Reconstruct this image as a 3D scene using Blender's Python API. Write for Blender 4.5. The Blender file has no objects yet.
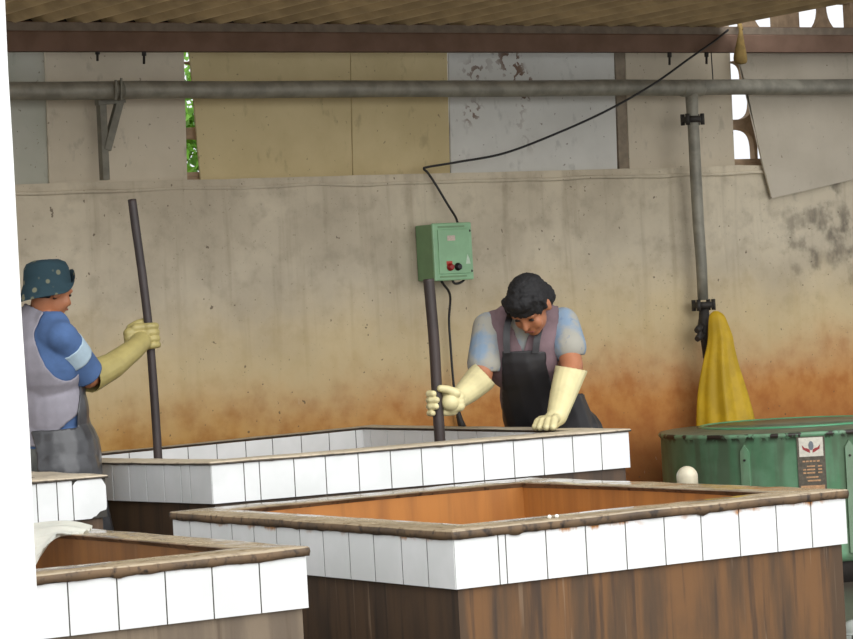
import bpy, bmesh, math, random
from mathutils import Vector, Matrix, noise as mnoise
random.seed(7)
S = bpy.context.scene
COL = S.collection
# ------------------------------------------------------------------ camera
F_PX, PITCH, ROLL, YAW, CAMZ = 2900.0, .0054, -.0542, .568, 1.38
cy, sy = math.cos(YAW), math.sin(YAW)
def c2w(x, y, z): return Vector((x*cy + y*sy, -x*sy + y*cy, z))
_f = Vector((0, math.cos(PITCH), -math.sin(PITCH))); _u = Vector((0, math.sin(PITCH), math.cos(PITCH))); _r = Vector((1, 0, 0))
_R = math.cos(ROLL)*_r + math.sin(ROLL)*_u; _U = -math.sin(ROLL)*_r + math.cos(ROLL)*_u
RW, UW, FW = c2w(*_R), c2w(*_U), c2w(*_f)
CAM = Vector((0, 0, CAMZ))
cd = bpy.data.cameras.new('camera'); cam = bpy.data.objects.new('camera', cd); COL.objects.link(cam)
cd.sensor_width = 36; cd.lens = F_PX/853*36; cd.clip_start = .05; cd.clip_end = 300
m = Matrix((RW, UW, -FW)).transposed().to_4x4(); m.translation = CAM; cam.matrix_world = m
S.camera = cam
# measured bearings -> places on real planes of the site
def ray(x, y): return RW*((x-426.5)/F_PX) - UW*((y-319.5)/F_PX) + FW
def aY(x, y, Y): d = ray(x, y); return CAM + d*(Y/d.y)
def aX(x, y, X): d = ray(x, y); return CAM + d*(X/d.x)
def aD(x, y, D): return CAM + ray(x, y)*D
# ------------------------------------------------------------------ object helpers
def tag(o, label=None, cat=None, group=None, kind=None):
    if label: o['label'] = label
    if cat: o['category'] = cat
    if group: o['group'] = group
    if kind: o['kind'] = kind
    return o
def empty(name, loc, label, cat, group=None):
    o = bpy.data.objects.new(name, None); COL.objects.link(o); o.location = loc
    o.empty_display_size = .1
    return tag(o, label, cat, group)
def link_mesh(name, me, mats, parent=None, smooth=False):
    o = bpy.data.objects.new(name, me); COL.objects.link(o)
    for mm in (mats if isinstance(mats, (list, tuple)) else [mats]): me.materials.append(mm)
    if smooth:
        for p in me.polygons: p.use_smooth = True
    if parent is not None:
        o.parent = parent; o.location = -Vector(parent.location) if parent.parent is None and parent.type == 'EMPTY' else (0, 0, 0)   # meshes are written in site coordinates
    return o
def obj(name, bm, mats, parent=None, smooth=False, normals=True):
    if normals: bmesh.ops.recalc_face_normals(bm, faces=bm.faces)
    me = bpy.data.meshes.new(name); bm.to_mesh(me); bm.free()
    return link_mesh(name, me, mats, parent, smooth)
def box(bm, x0, x1, y0, y1, z0, z1, mi=0, bev=0):
    vs = [bm.verts.new((x, y, z)) for x in (x0, x1) for y in (y0, y1) for z in (z0, z1)]
    fs = []
    for q in ((0,1,3,2), (4,6,7,5), (0,4,5,1), (2,3,7,6), (0,2,6,4), (1,5,7,3)):
        f = bm.faces.new([vs[i] for i in q]); f.material_index = mi; fs.append(f)
    if bev:
        es = {e for f in fs for e in f.edges}
        bmesh.ops.bevel(bm, geom=list(es), offset=bev, segments=2, affect='EDGES', profile=.5)
def frame(d):
    d = d.normalized(); a = Vector((0, 0, 1)) if abs(d.z) < .9 else Vector((1, 0, 0))
    e1 = d.cross(a).normalized(); return e1, d.cross(e1).normalized()
def ringtube(bm, pts, rads, n=12, cap=True, flat=1.0, mi=0):
    """tube through pts with a radius at each"""
    pts = [Vector(p) for p in pts]; rows = []
    e1 = None
    for i, p in enumerate(pts):
        d = (pts[min(i+1, len(pts)-1)] - pts[max(i-1, 0)])
        if e1 is None: e1, e2 = frame(d)
        else:
            d.normalize(); e1 = (e1 - d*e1.dot(d)).normalized(); e2 = d.cross(e1)
        rows.append([bm.verts.new(p + e1*math.cos(2*math.pi*k/n)*rads[i] + e2*math.sin(2*math.pi*k/n)*rads[i]*flat) for k in range(n)])
    for a, b in zip(rows, rows[1:]):
        for k in range(n):
            f = bm.faces.new((a[k], a[(k+1) % n], b[(k+1) % n], b[k])); f.material_index = mi; f.smooth = True
    if cap:
        for r in (rows[0][::-1], rows[-1]):
            f = bm.faces.new(r); f.material_index = mi
def spline(pts, sub=8):
    pts = [Vector(p) for p in pts]; out = []
    for i in range(len(pts)-1):
        p0, p1, p2, p3 = pts[max(i-1, 0)], pts[i], pts[i+1], pts[min(i+2, len(pts)-1)]
        for k in range(sub):
            t = k/sub
            out.append(.5*((2*p1) + (p2-p0)*t + (2*p0-5*p1+4*p2-p3)*t*t + (3*p1-p0-3*p2+p3)*t**3))
    return out + [pts[-1]]
def tube_obj(name, pts, r, mat, parent=None, sub=8, n=8, flat=1.0):
    bm = bmesh.new(); ps = spline(pts, sub) if sub else [Vector(p) for p in pts]
    ringtube(bm, ps, [r]*len(ps), n, flat=flat)
    return obj(name, bm, mat, parent, smooth=False)
def lathe(bm, c, prof, n=64, mi=0):
    rows = [[bm.verts.new((c[0]+r*math.cos(2*math.pi*k/n), c[1]+r*math.sin(2*math.pi*k/n), z)) for k in range(n)] for r, z in prof]
    for a, b in zip(rows, rows[1:]):
        for k in range(n):
            f = bm.faces.new((a[k], a[(k+1) % n], b[(k+1) % n], b[k])); f.material_index = mi; f.smooth = True
    return rows
def prism(bm, poly, out, mi=0):
    """poly: list of Vectors (planar), extruded by vector out"""
    a = [bm.verts.new(p) for p in poly]; b = [bm.verts.new(p + out) for p in poly]; n = len(poly)
    for q in (a[::-1], b): bm.faces.new(q).material_index = mi
    for k in range(n): bm.faces.new((a[k], a[(k+1) % n], b[(k+1) % n], b[k])).material_index = mi
# organic surfaces: rounded primitives fused into one continuous skin
def cone(bm, p0, r0, p1, r1, n=16):
    p0, p1 = Vector(p0), Vector(p1); d = (p1-p0).normalized(); pts = []; rs = []
    for k in range(6): a = math.pi/2*(k+.15)/6; pts.append(p0 - d*r0*math.cos(a)); rs.append(r0*math.sin(a))
    for k in range(6): t = k/5; pts.append(p0.lerp(p1, t)); rs.append(r0+(r1-r0)*t)
    for k in range(6): a = math.pi/2*(5.85-k)/6; pts.append(p1 + d*r1*math.cos(a)); rs.append(r1*math.sin(a))
    ringtube(bm, pts, rs, n)
def ell(bm, c, r, rot=None, n=20):
    mt = Matrix.Translation(Vector(c)) @ (rot.to_4x4() if rot else Matrix.Identity(4)) @ Matrix.Diagonal((r[0], r[1], r[2], 1))
    bmesh.ops.create_uvsphere(bm, u_segments=n, v_segments=n//2+2, radius=1, matrix=mt)
CAMROT = Matrix((c2w(1, 0, 0), c2w(0, 1, 0), c2w(0, 0, 1))).transposed()     # right, away, up as seen by the camera
def fuse(prims, vox=.008, smooth=4, grow=0.0, cut=None, noise=None, thick=0):
    """prims: ('c',p0,r0,p1,r1) or ('e',c,(r),rot) -> one mesh; cut(co, normal)->True removes a face"""
    bm = bmesh.new()
    for p in prims:
        if p[0] == 'c': cone(bm, p[1], p[2]+grow, p[3], p[4]+grow)
        else: ell(bm, p[1], [q+grow for q in p[2]], p[3] if len(p) > 3 else CAMROT)
    bmesh.ops.recalc_face_normals(bm, faces=bm.faces)
    me = bpy.data.meshes.new('tmp'); bm.to_mesh(me); bm.free()
    o = bpy.data.objects.new('tmp', me); COL.objects.link(o)
    md = o.modifiers.new('r', 'REMESH'); md.mode = 'VOXEL'; md.voxel_size = vox
    ms = o.modifiers.new('s', 'SMOOTH'); ms.factor = .5; ms.iterations = smooth
    dg = bpy.context.evaluated_depsgraph_get(); dg.update()
    out = bpy.data.meshes.new_from_object(o.evaluated_get(dg), depsgraph=dg)
    bpy.data.objects.remove(o); bpy.data.meshes.remove(me)
    bm = bmesh.new(); bm.from_mesh(out); bpy.data.meshes.remove(out)
    if noise:
        bm.normal_update()
        for v in bm.verts: v.co += v.normal*noise(v.co)
    if cut:
        bm.normal_update()
        kill = [f for f in bm.faces if cut(f.calc_center_median(), f.normal)]
        bmesh.ops.delete(bm, geom=kill, context='FACES')
        for _ in range(3):
            bd = [v for v in bm.verts if v.is_boundary]
            new = {}
            for v in bd:
                nb = [e.other_vert(v).co for e in v.link_edges if e.is_boundary]
                if len(nb) == 2: new[v] = v.co*.5 + (nb[0]+nb[1])*.25
            for v, c in new.items(): v.co = c
    if thick:
        bm.normal_update()
        geo = bmesh.ops.solidify(bm, geom=bm.faces[:], thickness=thick)
    return bm
def to_px(co):
    v = Vector(co) - CAM; z = v.dot(FW)
    return 426.5 + F_PX*v.dot(RW)/z, 319.5 - F_PX*v.dot(UW)/z, z
# ------------------------------------------------------------------ material helpers
def srgb(c):
    return tuple(((x/255)/12.92 if x/255 <= .04045 else ((x/255+.055)/1.055)**2.4) for x in c) + (1,)
class N:
    def __init__(s, name, rough=.8, metal=0, spec=.5):
        s.m = bpy.data.materials.new(name); s.m.use_nodes = True; s.t = s.m.node_tree; s.n = s.t.nodes
        s.b = s.n['Principled BSDF']; s.b.inputs['Roughness'].default_value = rough; s.b.inputs['Metallic'].default_value = metal
        s.b.inputs['Specular IOR Level'].default_value = spec
        s.co = s.n.new('ShaderNodeTexCoord').outputs['Object']
    def L(s, a, b): s.t.links.new(a, b)
    def put(s, sock, v):
        if isinstance(v, (int, float)): sock.default_value = v
        elif isinstance(v, tuple): sock.default_value = v if len(v) == len(sock.default_value) else v[:len(sock.default_value)]
        else: s.L(v, sock)
    def vec(s, sc, off=(0, 0, 0)):
        q = s.n.new('ShaderNodeMapping'); q.inputs['Scale'].default_value = sc; q.inputs['Location'].default_value = off; s.L(s.co, q.inputs['Vector']); return q.outputs[0]
    def noise(s, scale, detail=4, sc=(1, 1, 1), off=(0, 0, 0), rough=.55):
        q = s.n.new('ShaderNodeTexNoise'); q.inputs['Scale'].default_value = scale; q.inputs['Detail'].default_value = detail; q.inputs['Roughness'].default_value = rough
        s.L(s.vec(sc, off), q.inputs['Vector']); return q.outputs['Fac']
    def voro(s, scale, sc=(1, 1, 1)):
        q = s.n.new('ShaderNodeTexVoronoi'); q.inputs['Scale'].default_value = scale; s.L(s.vec(sc), q.inputs['Vector']); return q.outputs['Distance']
    def xyz(s):
        q = s.n.new('ShaderNodeSeparateXYZ'); s.L(s.co, q.inputs[0]); return q.outputs
    def math(s, op, a, b=0, c=None):
        q = s.n.new('ShaderNodeMath'); q.operation = op; s.put(q.inputs[0], a); s.put(q.inputs[1], b)
        if c is not None: s.put(q.inputs[2], c)
        return q.outputs[0]
    def rng(s, v, a, b, c=0, d=1):
        q = s.n.new('ShaderNodeMapRange'); q.interpolation_type = 'SMOOTHSTEP'; s.put(q.inputs[0], v)
        for i, x in enumerate((a, b, c, d)): s.put(q.inputs[i+1], x)
        return q.outputs[0]
    def mix(s, f, a, b, mode='MIX'):
        q = s.n.new('ShaderNodeMix'); q.data_type = 'RGBA'; q.blend_type = mode; s.put(q.inputs[0], f); s.put(q.inputs[6], a); s.put(q.inputs[7], b); return q.outputs[2]
    def base(s, c): s.put(s.b.inputs['Base Color'], c); return s
    def bump(s, h, strength=.3, dist=.01):
        q = s.n.new('ShaderNodeBump'); q.inputs['Strength'].default_value = strength; q.inputs['Distance'].default_value = dist; s.L(h, q.inputs['Height']); s.L(q.outputs[0], s.b.inputs['Normal']); return s
    def rough(s, v): s.put(s.b.inputs['Roughness'], v); return s
def simple(name, col, rough=.7, metal=0, var=.25, scale=20, bump=.15):
    k = N(name, rough, metal); a = srgb(col); d = tuple(x*(1-var) for x in a[:3])+(1,)
    k.base(k.mix(k.rng(k.noise(scale), .35, .65), d, a))
    if bump: k.bump(k.noise(scale*3), bump, .004)
    return k.m
# ---- wall plaster, stained from below
YW = 11.67
def mat_wall():
    k = N('stained_plaster', .9)
    x, y, z = k.xyz()
    n1, n2, n3 = k.noise(2.2, 6), k.noise(9, 8, off=(3, 0, 1)), k.noise(45, 4)
    base = k.mix(k.rng(n1, .3, .7), srgb((184, 172, 150)), srgb((208, 196, 172)))
    base = k.mix(k.math('MULTIPLY', k.rng(n2, .45, .75), .5), base, srgb((150, 138, 118)))
    dr = k.noise(14, 4, sc=(1, 1, .07), off=(0, 0, 5))
    base = k.mix(k.math('MULTIPLY', k.rng(dr, .52, .72), .28), base, srgb((128, 112, 88)))
    # tide of dye, higher towards the right
    right = k.rng(x, 5.2, 8.4)
    top = k.math('ADD', k.math('MULTIPLY', right, .10), 1.14)
    top = k.math('ADD', top, k.math('MULTIPLY', k.math('SUBTRACT', n1, .5), .35))
    top = k.math('ADD', top, k.math('MULTIPLY', k.math('SUBTRACT', n2, .5), .14))
    h = k.math('SUBTRACT', top, z)
    pale = k.rng(h, -.38, .10)
    base = k.mix(k.math('MULTIPLY', pale, .65), base, srgb((212, 186, 132)))
    deep = k.rng(h, .0, .42)
    och = k.mix(right, srgb((196, 150, 78)), srgb((194, 134, 70)))
    och = k.mix(k.rng(n2, .35, .7), och, k.mix(right, srgb((172, 122, 56)), srgb((174, 108, 50))))
    base = k.mix(deep, base, och)
    deeper = k.rng(h, .32, .72)
    base = k.mix(k.math('MULTIPLY', deeper, .75), base, k.mix(right, srgb((160, 108, 46)), srgb((152, 92, 46))))
    # black mould to the right, dark pock marks
    mo = k.math('MULTIPLY', k.math('MULTIPLY', k.rng(x, 9.3, 10.0), k.rng(z, 1.15, 1.5)), k.math('MULTIPLY', k.rng(n2, .40, .62), k.rng(k.noise(5, 5, sc=(1, 1, .4)), .42, .6)))
    base = k.mix(k.math('MULTIPLY', k.rng(k.noise(70, 2, off=(3, 1, 4)), .68, .72), .35), base, srgb((110, 96, 76)))
    base = k.mix(k.math('MULTIPLY', mo, .65), base, srgb((70, 64, 56)))
    sp = k.rng(k.noise(30, 2, off=(9, 2, 4)), .705, .74)
    base = k.mix(k.math('MULTIPLY', sp, .75), base, srgb((88, 74, 58)))
    ws = k.rng(k.noise(30, 3, sc=(1, 1, .4), off=(1, 7, 4)), .72, .76)
    base = k.mix(k.math('MULTIPLY', k.math('MULTIPLY', ws, deep), .6), base, srgb((205, 180, 150)))
    k.base(base).bump(k.math('ADD', n2, k.math('MULTIPLY', n3, .4)), .35, .012)
    return k.m
M = {}
M['wall'] = mat_wall()
def mat_panel(name, c1, c2, peel=0, lo=.3):
    k = N(name, .8); n1 = k.noise(3, 5); n2 = k.noise(18, 5, sc=(1, 1, .5))
    b = k.mix(k.rng(n1, .3, .7), srgb(c1), srgb(c2))
    b = k.mix(k.math('MULTIPLY', k.rng(n2, .6, .75), .35), b, srgb(tuple(x*.7 for x in c1)))
    b = k.mix(k.math('MULTIPLY', k.rng(k.noise(40, 2), .70, .74), .6), b, srgb((95, 80, 62)))
    if peel:
        f = k.math('MULTIPLY', k.rng(k.noise(2.6, 1, off=(1.2, 0, .35)), .53, .62), k.rng(k.noise(28, 6), .53, .56))
        b = k.mix(f, b, srgb((112, 88, 72)))
    k.base(b).bump(n2, .15, .004); return k.m
M['panel_pale'] = mat_panel('pale_board', (190, 178, 156), (204, 192, 170))
M['panel_grey'] = mat_panel('grey_board', (168, 168, 152), (182, 180, 166))
M['panel_yellow'] = mat_panel('yellow_plywood', (188, 170, 126), (202, 184, 140))
M['panel_white'] = mat_panel('peeling_white_board', (196, 194, 186), (208, 206, 198), 1)
M['panel_loose'] = mat_panel('loose_board', (178, 168, 150), (192, 182, 164))
M['batten'] = simple('weathered_batten', (140, 126, 106))
M['breeze'] = simple('breeze_block', (176, 150, 122), .9)
def mat_tile(name, rust):
    k = N(name, .22); n = k.noise(6, 3); x, y, z = k.xyz()
    c = k.mix(k.rng(n, .35, .65), srgb((220, 221, 218)), srgb((228, 228, 226)))
    e = k.math('ADD', k.rng(z, .700, .742), k.math('MULTIPLY', k.math('SUBTRACT', k.noise(30, 4, sc=(1, 1, .35)), .5), 1.6))
    e = k.math('MULTIPLY', k.math('MULTIPLY', k.rng(e, .75, 1.15), k.rng(z, .76, .75)), k.rng(k.noise(5, 2, off=(1, 3, 0)), .45, .6))
    if rust: c = k.mix(e, c, srgb((176, 116, 50)))
    k.base(c); return k.m
M['tile'] = mat_tile('white_glazed_tile', 0)
M['tile_rust'] = mat_tile('rust_marked_tile', 1)
M['grout'] = simple('dark_grout', (70, 66, 60), .9)
def mat_rim(name, c1, c2, c3, r0=.25, bp=.35):
    k = N(name, .5); n1, n2 = k.noise(7, 6), k.noise(40, 5)
    b = k.mix(k.rng(n1, .35, .65), srgb(c1), srgb(c2)); b = k.mix(k.rng(n2, .5, .72), b, srgb(c3))
    k.base(b).rough(k.rng(n1, .3, .7, r0, r0+.25)).bump(n2, bp, .006); return k.m
M['rim_rust'] = mat_rim('wet_rusty_rim', (150, 134, 110), (168, 150, 122), (118, 98, 74), .04, .08)
M['rim_edge'] = mat_rim('crusted_rim_edge', (80, 64, 47), (116, 92, 66), (46, 36, 29), .5)
M['rim_grey'] = mat_rim('grey_concrete_rim', (188, 174, 150), (202, 188, 164), (158, 144, 122), .35, .15)
M['rim_edge_dark'] = mat_rim('dark_rim_edge', (78, 70, 60), (96, 86, 74), (52, 46, 40), .6)
def mat_stain(name, c1, c2, c3, streak=1.0):
    k = N(name, .6); a = k.noise(12, 6, sc=(1, 1, .12)); b = k.noise(34, 5, sc=(1, 1, .06), off=(2, 1, 0)); n = k.noise(4, 6)
    c = k.mix(k.rng(a, .35, .62), srgb(c1), srgb(c2)); c = k.mix(k.math('MULTIPLY', k.rng(b, .5, .7), .7*streak), c, srgb(c3))
    c = k.mix(k.math('MULTIPLY', k.rng(n, .55, .75), .4), c, srgb(c1))
    fs = k.noise(60, 3, sc=(1, 1, .03), off=(4, 4, 0)); c = k.mix(k.math('MULTIPLY', k.math('MULTIPLY', k.rng(fs, .62, .7), k.rng(k.noise(3, 3), .42, .6)), .38*streak), c, srgb((150, 128, 104)))
    k.base(c).bump(n, .3, .01); return k.m
M['stain_orange'] = mat_stain('dye_streaked_concrete', (76, 56, 36), (112, 77, 42), (50, 38, 29))
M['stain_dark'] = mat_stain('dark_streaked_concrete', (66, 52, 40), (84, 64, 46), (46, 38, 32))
M['stain_grey'] = mat_stain('grey_streaked_concrete', (104, 90, 74), (126, 110, 90), (82, 66, 50))
M['inside_orange'] = mat_stain('dye_soaked_lining', (158, 102, 48), (176, 116, 54), (122, 82, 46), .35)
M['inside_brown'] = mat_stain('brown_dye_lining', (120, 82, 46), (138, 94, 50), (92, 66, 42), .35)
M['floor'] = simple('wet_concrete_floor', (92, 84, 74), .35, 0, .4, 3)
def mat_beam():
    k = N('oxide_painted_beam', .85); x, y, z = k.xyz(); n = k.noise(6, 5)
    c = k.mix(k.rng(n, .35, .65), srgb((104, 80, 64)), srgb((118, 92, 76))); k.base(c).bump(k.noise(30), .2, .005); return k.m
M['beam_red'] = mat_beam()
M['beam_grey'] = simple('dusty_beam_top', (124, 110, 94))
M['roof'] = simple('fibre_cement_sheet', (170, 155, 128), .9, 0, .2, 6)
M['pipe'] = simple('dull_galvanised_pipe', (150, 146, 132), .55, .25, .3, 12)
M['iron'] = simple('dark_iron', (58, 54, 50), .6, .3)
M['bracket'] = simple('grey_bracket_steel', (124, 120, 106), .6, .2)
M['cable'] = simple('black_cable', (30, 28, 27), .5, 0, .1, 40, 0)
M['box_green'] = simple('green_enamel', (146, 190, 146), .35, .0, .14, 9, .05)
M['box_dark'] = simple('dull_green_enamel', (120, 154, 112), .5, .0, .1, 9, .05)
M['red'] = simple('red_button', (150, 30, 26), .35, 0, .1, 40, 0)
M['black'] = simple('black_button', (24, 24, 26), .35, 0, .1, 40, 0)
M['sticker'] = simple('faded_sticker', (206, 186, 172), .6, 0, .2, 150, 0)
M['redstick'] = simple('red_sticker', (196, 74, 60), .6, 0, .2, 150, 0)
M['chalk'] = simple('pale_scuff', (196, 214, 192), .6, 0, .1, 50, 0)
M['yellow'] = simple('yellow_coat_cloth', (204, 166, 20), .6, 0, .22, 9, .15)
M['tan'] = simple('tan_sack_cloth', (150, 124, 70), .9, 0, .25, 30)
M['pillar'] = simple('white_plaster', (240, 240, 236), .8, 0, .03, 4, .1)
M['cap'] = simple('off_white_plastic', (200, 190, 164), .35, 0, .12, 25, .05)
M['capgrey'] = simple('grey_plastic', (150, 154, 146), .45, 0, .15, 25, .05)
M['whitecloth'] = simple('off_white_cloth', (242, 241, 230), .8, 0, .08, 14, .15)
def mat_drum():
    k = N('worn_green_paint', .42, .0); x, y, z = k.xyz(); n, d = k.noise(7, 6), k.noise(11, 5, sc=(1, 1, .13))
    c = k.mix(k.rng(n, .35, .65), srgb((100, 146, 110)), srgb((120, 164, 130)))
    c = k.mix(k.math('MULTIPLY', k.rng(d, .44, .64), .6), c, srgb((104, 112, 92)))
    edge = k.math('MULTIPLY', k.rng(z, .652, .690), k.rng(z, .708, .700))
    chip = k.math('MULTIPLY', k.rng(k.noise(17, 6, sc=(1, 1, .7)), .46, .53), edge)
    c = k.mix(chip, c, srgb((44, 34, 28)))
    k.base(c).bump(n, .12, .004); return k.m
M['drum'] = mat_drum()
M['drum_top'] = simple('grimy_green_top', (112, 122, 100), .4, 0, .35, 9)
M['drum_rim'] = simple('bright_green_edge', (92, 168, 124), .3, 0, .15, 9, .05)
M['plate_dark'] = simple('dark_name_plate', (92, 84, 70), .5, .3, .4, 60, .05)
M['plate_light'] = simple('pale_name_plate', (214, 208, 192), .5, 0, .15, 60, .05)
M['emb_grey'] = simple('grey_print', (112, 118, 124), .6, 0, .1, 60, 0)
M['emb_red'] = simple('red_print', (152, 48, 50), .6, 0, .1, 60, 0)
M['rustbar'] = simple('rusted_bar', (196, 150, 106), .6, 0, .35, 90, 0)
M['skin'] = simple('tanned_skin', (172, 112, 78), .55, 0, .12, 14, .05)
M['hair'] = simple('black_hair', (22, 20, 21), .75, 0, .3, 60, .4)
M['lip'] = simple('lip', (140, 80, 66), .5, 0, .1, 40, 0)
M['eye'] = simple('dark_eye', (40, 30, 26), .3, 0, .1, 40, 0)
def mat_shirt():
    k = N('dye_stained_tee', .9); n = k.noise(9, 5)
    c = k.mix(k.rng(n, .42, .62), srgb((158, 155, 144)), srgb((126, 146, 166)))
    c = k.mix(k.math('MULTIPLY', k.rng(k.noise(30, 4), .6, .7), .5), c, srgb((92, 112, 146))); k.base(c).bump(k.noise(25), .3, .006); return k.m
M['shirt'] = mat_shirt()
M['vest_purple'] = simple('mauve_brown_vest', (122, 100, 104), .9, 0, .18, 14, .25)
M['vest_grey'] = simple('lavender_grey_vest', (142, 138, 146), .9, 0, .15, 12, .25)
M['blue'] = simple('blue_jersey', (74, 102, 146), .9, 0, .2, 14, .25)
M['stripe'] = simple('pale_blue_stripe', (168, 188, 200), .9, 0, .1, 20, .2)
M['apron'] = simple('black_rubber_apron', (36, 34, 36), .5, 0, .25, 9, .25)
M['apron_shiny'] = simple('wet_grey_rubber_apron', (74, 74, 76), .28, 0, .35, 9, .4)
M['trouser'] = simple('dark_trousers', (62, 60, 62), .9)
M['trouser_grey'] = simple('grey_trousers', (110, 112, 108), .9)
M['boot'] = simple('black_rubber_boot', (32, 32, 34), .4)
M['glove'] = simple('cream_rubber_glove', (220, 208, 158), .45, 0, .14, 12, .2)
M['glove_olive'] = simple('olive_stained_glove', (172, 158, 100), .5, 0, .2, 9, .2)
def mat_hat():
    k = N('flowered_teal_cloth', .9); v = k.voro(26)
    c = k.mix(k.rng(v, .20, .30), srgb((150, 150, 124)), srgb((58, 84, 94))); k.base(c).bump(k.noise(40), .2, .004); return k.m
M['hat'] = mat_hat()
M['pole'] = simple('dark_wet_timber', (58, 48, 46), .55, 0, .3, 8, .2)
M['pole_worn'] = simple('black_brown_timber', (58, 46, 42), .5, 0, .35, 8, .2)
M['leaf'] = simple('bright_leaf', (120, 180, 50), .6, 0, .4, 6, 0)
M['stem'] = simple('brown_stem', (96, 74, 50), .9)
# ------------------------------------------------------------------ setting
bm = bmesh.new(); box(bm, -6, 16, -4, YW, -.15, 0)
tag(obj('floor', bm, M['floor']), kind='structure')
bm = bmesh.new(); box(bm, -30, 40, YW+.4, 60, -.3, -.02)
tag(obj('ground', bm, simple('dirt_ground', (120, 110, 90), .95, 0, .3, 1)), kind='structure')
LEDGE = aY(426, 173.7, YW).z
# lower wall: a displaced grid on its face, a ledge on top
bm = bmesh.new(); X0, X1 = 1.5, 14.5; nx, nz = 130, 26
g = {}
for i in range(nx+1):
    for j in range(nz+1):
        x = X0+(X1-X0)*i/nx; z = LEDGE*j/nz
        d = mnoise.noise(Vector((x*1.3, z*1.3, 0)))*.012
        if j == nz: z += mnoise.noise(Vector((x*4, 3, 0)))*.006
        g[i, j] = bm.verts.new((x, YW + d, z))
for i in range(nx):
    for j in range(nz): bm.faces.new((g[i, j], g[i+1, j], g[i+1, j+1], g[i, j+1]))
bk = [bm.verts.new((X0+(X1-X0)*i/nx, YW+.28, LEDGE+.002)) for i in range(nx+1)]
bl = [bm.verts.new((X0+(X1-X0)*i/nx, YW+.28, 0)) for i in range(nx+1)]
for i in range(nx):
    bm.faces.new((g[i, nz], g[i+1, nz], bk[i+1], bk[i])); bm.faces.new((bk[i], bk[i+1], bl[i+1], bl[i]))
tag(obj('wall_back', bm, M['wall']), kind='structure')
# plaster lip just under the ledge
bm = bmesh.new(); pts = []
zl = aY(560, 178.5, YW-.008).z
for i in range(200):
    x = X0 + (X1-X0)*i/199; pts.append((x, YW-.002, zl - .0 + mnoise.noise(Vector((x*3, 0, 5)))*.012))
ringtube(bm, pts, [.009+.003*mnoise.noise(Vector((p[0]*5, 1, 1))) for p in pts], 8)
tag(obj('trim_1', bm, M['wall']), kind='structure')
# breeze-block screen behind the boards: quarter-ring blocks
YB = YW+.12
bm = bmesh.new()
def block(x0, x1, z0, z1, bx, bz, r, low=True, n=1.0):
    """frame plus a web whose four corners are open quarter circles"""
    box(bm, x0, x0+bx, YB, YB+.06, z0, z1); box(bm, x1-bx, x1, YB, YB+.06, z0, z1)
    box(bm, x0+bx, x1-bx, YB, YB+.06, z0, z0+bz); box(bm, x0+bx, x1-bx, YB, YB+.06, z1-bz, z1)
    a, b, c, d = x0+bx, x1-bx, z0+bz, z1-bz; P = []
    for cx, cz, t0 in ((a, d, -90), (b, d, 180), (b, c, 90), (a, c, 0)):
        if cz == c and not low: P.append(Vector((cx, YB+.012, cz))); continue
        for k in range(9):
            t = math.radians(t0 + (90*k/8)); ct, st = math.cos(t), math.sin(t)
            P.append(Vector((cx+r*math.copysign(abs(ct)**n, ct), YB+.008, cz+r*math.copysign(abs(st)**n, st))))
    prism(bm, P, Vector((0, .040, 0)))
zc = aY(190, 133, YB).z; xl = aY(183, 133, YB).x - .035; ztop = aY(800, 3, YB).z
for i in range(-13, 16):
    block(xl+i*.40, xl+i*.40+.399, zc-.20, zc+.20, .035, .02, .155, True, .5); block(xl+i*.40, xl+i*.40+.399, zc+.201, zc+.45, .035, .012, .110, True, .5)
xt = aY(799, 15, YB).x - .074
for i in range(-17, 9):
    block(xt+i*.505, xt+i*.505+.504, zc+.451, ztop+.03, .074, .03, .160, False, .8)
box(bm, xl-14*.36, xl+18*.36, YB, YB+.12, ztop+.03, ztop+.12)
box(bm, xl-14*.36, xl+18*.36, YB, YB+.12, LEDGE-.25, zc-.201)
tag(obj('wall_outer', bm, M['breeze'], normals=True), kind='structure')
# beam and roof
zb0, zb1 = aY(426, 50.6, 11.5).z, aY(426, 24, 11.5).z
zbm = aY(426, 33, 11.5).z
bm = bmesh.new(); box(bm, 1.5, 14.5, 11.5, 11.58, zb0, zbm, 0, .006); box(bm, 1.5, 14.5, 11.512, 11.585, zbm, zb1, 1, .003)
box(bm, 1.5, 14.5, 11.5, 11.56, zb0-.004, zb0+.006, 0)
tag(obj('trim_2', bm, [M['beam_red'], M['beam_grey']]), kind='structure')
RX1 = aY(722, 23, 11.5).x; RX0 = -1.0; RY0, RY1 = 8.7, 11.66; pitch = .168
bm = bmesh.new(); rows = []
ncol = int((RX1-RX0)/pitch*12)
for j in range(18):
    y = RY1 + (RY0-RY1)*j/17; a = []
    for i in range(ncol+1):
        x = RX1 - i*pitch/12
        a.append(bm.verts.new((x, y, zb1+.028 + (RY1-y)*.010 + .036*math.cos(2*math.pi*(i/12)+2.4))))
    rows.append(a)
for a, b in zip(rows, rows[1:]):
    for i in range(ncol): bm.faces.new((a[i], a[i+1], b[i+1], b[i])).smooth = True
bmesh.ops.solidify(bm, geom=bm.faces[:], thickness=.008)
tag(obj('ceiling', bm, M['roof']), kind='structure')
bm = bmesh.new(); box(bm, 1.5, RX1-.02, 11.625, 11.66, zb1-.08, zb1+.045)  # added dark strip behind the beam, its colour stands for shade in the roof notches
tag(obj('shade_trim', bm, simple('dark_notch_shade', (44, 38, 32), .95)), kind='structure')
bm = bmesh.new(); box(bm, RX1+.3, 16, 6.0, YB+.9, 3.1, 3.13)  # unseen upper roof, added to hold back light on the right of the wall
tag(obj('ceiling', bm, M['roof']), kind='structure')
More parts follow.
